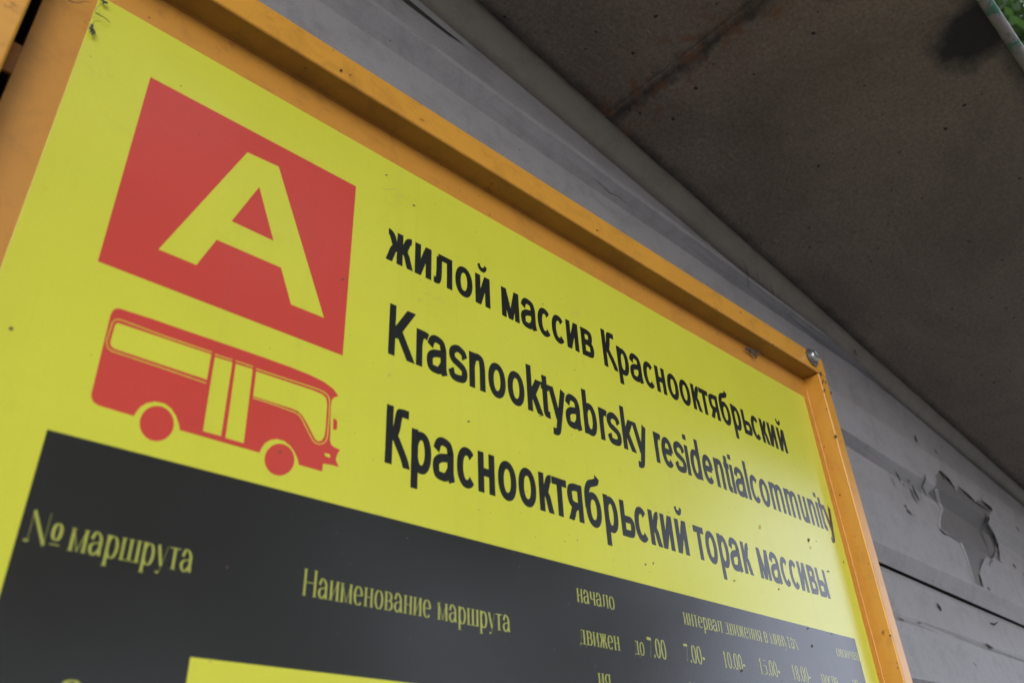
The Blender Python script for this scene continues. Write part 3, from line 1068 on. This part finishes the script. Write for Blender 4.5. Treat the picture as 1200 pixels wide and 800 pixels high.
def outline(pts, w=3.6):
    v, f = offset_stroke(pts, w, w, False)
    return {'v': BZ(v), 'f': f}
flat('bus_emblem_trim', [outline(p) for p in (
    [(550,253),(360,189),(178,121),(158,120),(145,133),(122,208),(124,232),(142,248),(330,311),(527,379)],
    [(563,262),(634,285)], [(648,289),(718,312)],
    cat([(731,321),(850,360),(960,396),(1004,414),(1026,436),(1030,470),(1024,560),(1020,598),(1010,619),(988,627),(966,617),(950,590),(930,550),(912,517),(895,502),(870,491),(790,462),(718,439)], 4))],
    M_yellow, 2)

# dirt on the panel: specks and smudges where the photograph has them
def speck_poly(px, py, rx, ry, rnd):
    n = 9
    c0 = on_y(px, py, 1.0)
    pts = []
    for i in range(n):
        a = 2*math.pi*i/n
        k = rnd.uniform(0.6, 1.2)
        q = on_y(px + rx*k*math.cos(a), py + ry*k*math.sin(a), 1.0)
        pts.append((q.x, q.z))
    return pts
rnd = random.Random(11)
sp_ = [speck_poly(*a, rnd) for a in ((13,385,3.2,2.4), (401,328,2,1.4), (452.5,205.5,2,1.2), (485,241,2,1), (548.5,493.5,1.8,1), (328,529.5,2.2,1.6),
       (633,487,2,1), (756,661,1.2,1.6), (765,659.5,1,1.8), (947,632.5,1.4,2.6), (988,658,1,1.6), (743,433,1,1), (860,680,1.2,1), (951,756.5,1.4,2.4),
       (946,736,1.6,1), (974,742,1.4,.8), (869,785,1.8,2.2), (107,416,1,.8), (212,101.5,1,.8), (970,669,1.2,1), (912,690,1,1), (266,664,1.2,2), (477,630,1,1))]
for i in range(90):
    sp_.append(speck_poly(rnd.uniform(300, 1000), rnd.uniform(200, 800), rnd.uniform(.4, .9), rnd.uniform(.3, .8), rnd))
sp_ = [p for p in sp_ if all(XL < x < XR and z < ZT for x, z in p)]
flat('dirt_specks', sp_, M_speck, 3)['kind'] = 'stuff'
sm_ = [speck_poly(*a, rnd) for a in ((491,352,2.4,1.4), (500,344,6,.7), (512,350,8,.6), (502,356,1.4,.9), (456,439,2,2), (675,366,4,.7), (676,369,1.4,.8),
       (455,222,11,.6), (470,230,8,.5), (949,641,1,1.8), (890,617,2,2.4), (845,640,1,1), (519,355,4,.5))]
flat('brown_smudges', sm_, M_smudge, 3)['kind'] = 'stuff'

# rust chips on the rails
def chip_mesh(specs, name='rust_chips'):
    bm = bmesh.new()
    rnd = random.Random(21)
    for (px, py, rx, ry, plane) in specs:
        n = 8
        vts = []
        for i in range(n):
            a = 2*math.pi*i/n
            k = rnd.uniform(0.55, 1.25)
            x, y = px + rx*k*math.cos(a), py + ry*k*math.sin(a)
            if plane == 'f':
                q = on_y(x, y, FR - 0.0012)
            elif plane == 'u':
                d = ray(x, y); q = d*((1.2655-0.0012)/d.z)
            elif plane == 'p':
                q = on_y(x, y, 1.0022)
            else:
                q = on_x(x, y, 2.2615 - 0.0012)
            vts.append(bm.verts.new(W(q.x, q.y, q.z)))
        c_ = Vector((0, 0, 0))
        for v_ in vts: c_ += v_.co
        c_ /= n
        cv = bm.verts.new(c_)
        for i in range(n):
            bm.faces.new((vts[i], vts[(i+1) % n], cv))
    bm_obj(name, bm, M_rust, sign, kind='stuff')
chip_mesh([(400,83,2.6,1.6,'f'), (411,88,2,.6,'f'), (391,59,.8,.8,'f'), (905,404,2,1.2,'f'), (911,407,1.2,.9,'f'), (868,366,.9,.9,'f'),
           (962,438,1.2,3.2,'f'), (964,447,1,2.6,'f'), (966,457,1.2,1.6,'f'), (974,460,1.2,2.2,'f'), (967,447,.7,1,'f'), (968,448,.8,.8,'f'),
           (955,438,2.2,1.2,'u'), (945,441,1.5,.8,'u'), (979,511,1.8,2.6,'r'), (968.5,479,.8,.8,'r'), (984,579.5,1.2,1,'r'),
           (1043,744,1.6,1.2,'r'), (1052,782,1.6,.8,'r'), (965.5,523,.8,1,'r'), (971,532,2,1.4,'p'),
           (700,270,2,1,'u')])
# small drips on the welded corner
blobs('paint_drips', [(971,532,0.0012,0.998), (966.5,523,0.0010,0.999), (966,519,0.0009,0.999), (952,443,0.0013,.97), (944,444,0.0009,.985), (938,445,0.0008,.99)], M_orange, sign)

# bolt
bc = on_y(950, 419, FR)
bcx, bcz = bc.x*S, bc.z*S + EYE
def lathe_y(prof, cx, cz, y0, n=28, squash=None, hexn=None):
    verts, faces = [], []
    for (r, dy) in prof:
        for k in range(n):
            a = 2*math.pi*k/n + 0.3
            rr = r
            verts.append(Vector((cx + rr*math.cos(a), y0 - dy, cz + rr*math.sin(a))))
    for i in range(len(prof)-1):
        for k in range(n):
            k2 = (k+1) % n
            faces.append((i*n+k, i*n+k2, (i+1)*n+k2, (i+1)*n+k))
    faces.append(tuple((len(prof)-1)*n + k for k in range(n)))
    return verts, faces
bolt = empty('bolt', Vector((bcx, FR*S, bcz)), '', '')
del bolt['label']; del bolt['category']
bolt.parent = None
yb = FR*S
k_ = 1.42
def sc_(pr): return [(a_*k_, b_*k_) for a_, b_ in pr]
v, f = lathe_y(sc_([(0.0100, 0.0), (0.0104, 0.0006), (0.0106, 0.0022), (0.0098, 0.0028), (0.0070, 0.0027)]), bcx, bcz, yb)
wsh = mesh_obj('washer', v, f, M_bolt_dark, sign, smooth=True)
v, f = lathe_y(sc_([(0.0070, 0.0022), (0.0074, 0.0030), (0.0074, 0.0052), (0.0064, 0.0068), (0.0044, 0.0074), (0.0030, 0.0066)]), bcx, bcz, yb)
hd = mesh_obj('bolt_head', v, f, M_bolt, sign, smooth=True)
bpy.data.objects.remove(bolt)
for o_ in (wsh, hd):
    md = o_.modifiers.new('es', 'EDGE_SPLIT'); md.split_angle = R(40)

# cobwebs caught on the frame
def cobweb(name, label, strands, origin, y):
    c0 = on_y(*origin, y)
    root = empty(name, W(c0.x, c0.y, c0.z), label, 'cobweb')
    for pts, r in strands:
        wp = []
        rn = random.Random(len(pts)*7)
        for k, (px, py) in enumerate(pts):
            q = on_y(px, py, y - 0.004*rn.random())
            wp.append(W(q.x, q.y, q.z))
        sm = []
        for i in range(len(wp)-1):
            for u in range(4):
                sm.append(wp[i].lerp(wp[i+1], u/4) + Vector([rn.uniform(-1, 1)*r*0.6 for _ in range(3)]))
        sm.append(wp[-1])
        v, f = tube(sm, r, 6, r*0.5)
        mesh_obj('strand', v, f, M_web, root, smooth=True)
    return root
cobweb('cobweb', 'sooty cobweb clump on the top left corner of the yellow panel',
       [([(109,30),(108,34),(111,38),(108,41)], 0.0011), ([(105,33),(110,36),(106,38)], 0.0010), ([(112,15),(117,18),(122,21),(126,24),(129,27)], 0.0005),
        ([(118,0),(122,2),(126,3),(121,5)], 0.0010), ([(111,15),(114,9),(118,5)], 0.0002), ([(80,0),(85,3),(92,4),(99,2),(106,3)], 0.0004),
        ([(108,30),(112,25),(118,26)], 0.00018), ([(104,30),(99,26),(112,20)], 0.00018), ([(111,39),(114,44)], 0.00015)], (110, 25), 0.994)
cobweb('cobweb', 'small fluffy cobweb stuck under the top rail near the bolt',
       [([(874,408),(879,411),(885,413),(887,418)], 0.0016), ([(880,410),(883,415),(886,420)], 0.0018), ([(885,412),(890,411),(894,416)], 0.0010), ([(878,408),(884,409)], 0.0006),
        ([(879,413),(887,416)], 0.0007)], (883, 412), 0.994)

# ------------------------------------------------------------------ trees across and beside the road
def make_tree(base, height, crown_r, crown_z0, seed, nleaf, leaf, label, cz=None, flatten=0.8):
    rnd = random.Random(seed)
    root = empty('broadleaf_tree', Vector(base), label, 'tree', 'trees around the bus stop')
    V_, F_ = [], []
    def addt(pts, r0, r1, n=8):
        v, f = tube(pts, r0, n, r1)
        o_ = len(V_)
        V_.extend(v)
        F_.extend([tuple(i+o_ for i in q) for q in f])
    b = Vector(base)
    top = b + Vector((rnd.uniform(-.3, .3), rnd.uniform(-.3, .3), height*0.8))
    tr = [b.lerp(top, i/8) + Vector((rnd.uniform(-1, 1), rnd.uniform(-1, 1), 0))*0.05*height*0.1*(i > 0) for i in range(9)]
    addt(tr, height*0.022, height*0.006, 10)
    tips = []
    for k in range(16):
        f = rnd.uniform((crown_z0/height)*0.9, 0.95)
        p = b.lerp(top, f)
        a = rnd.uniform(0, 6.283)
        L = crown_r*rnd.uniform(0.6, 1.0)
        e = p + Vector((math.cos(a)*L, math.sin(a)*L, rnd.uniform(0.15, 0.6)*L))
        mid = p.lerp(e, 0.5) + Vector((0, 0, 0.12*L))
        addt([p, p.lerp(mid, .5), mid, e], height*0.008, height*0.002, 6)
        tips += [mid, e, mid.lerp(e, .5)]
    mesh_obj('trunk', V_, F_, M_bark, root, smooth=True)
    V2, F2 = [], []
    cen = b + Vector((0, 0, (crown_z0 + height)/2))
    hz = (height - crown_z0)/2
    clumps = []
    for k in range(60):
        while True:
            d = Vector((rnd.uniform(-1, 1), rnd.uniform(-1, 1), rnd.uniform(-1, 1)))
            if 0.25 < d.length < 1:
                break
        clumps.append((cen + Vector((d.x*crown_r, d.y*crown_r, d.z*hz)), rnd.uniform(0.16, 0.34)*crown_r))
    for tpt in tips:
        clumps.append((tpt, 0.2*crown_r))
    for k in range(nleaf):
        c0, rr = clumps[rnd.randrange(len(clumps))]
        d = Vector((rnd.gauss(0, .5), rnd.gauss(0, .5), rnd.gauss(0, .38)))*rr
        p = c0 + d
        n = Vector((rnd.gauss(0, 1), rnd.gauss(0, 1), rnd.gauss(0.7, 1))).normalized()
        u = n.orthogonal().normalized()
        u = (Matrix.Rotation(rnd.uniform(0, 6.28), 3, n) @ u)
        w_ = n.cross(u)
        s_ = leaf*rnd.uniform(0.6, 1.3)
        i0 = len(V2)
        V2.extend([p - u*s_, p + w_*s_*0.5, p + u*s_, p - w_*s_*0.5])
        F2.append((i0, i0+1, i0+2, i0+3))
    mesh_obj('crown', V2, F2, M_leaf, root, kind='stuff')
    return root
make_tree((6.2, 1.7, 0), 9.0, 2.1, 4.8, 1, 60000, 0.05, 'leafy green tree seen past the pipe at the roof corner')
make_tree((9.6, 1.9, 0), 13.0, 3.0, 6.0, 2, 26000, 0.09, 'taller tree standing behind the roof-corner tree')
make_tree((15.0, -12.8, 0), 20.0, 4.2, 1.4, 3, 26000, 0.20, 'tallest tree across the road, on the right')
make_tree((7.5, -12.8, 0), 18.5, 4.4, 1.5, 4, 20000, 0.20, 'dense tree across the road, left of the tallest one')
make_tree((1.0, -12.5, 0), 17.0, 4.4, 1.5, 5, 22000, 0.20, 'dense tree directly across the road from the sign')
make_tree((-8.0, 3.5, 0), 8.5, 2.4, 2.8, 6, 9000, 0.12, 'tree behind the left end of the shelter')

scene.render.engine = 'CYCLES'
scene.cycles.use_denoising = True
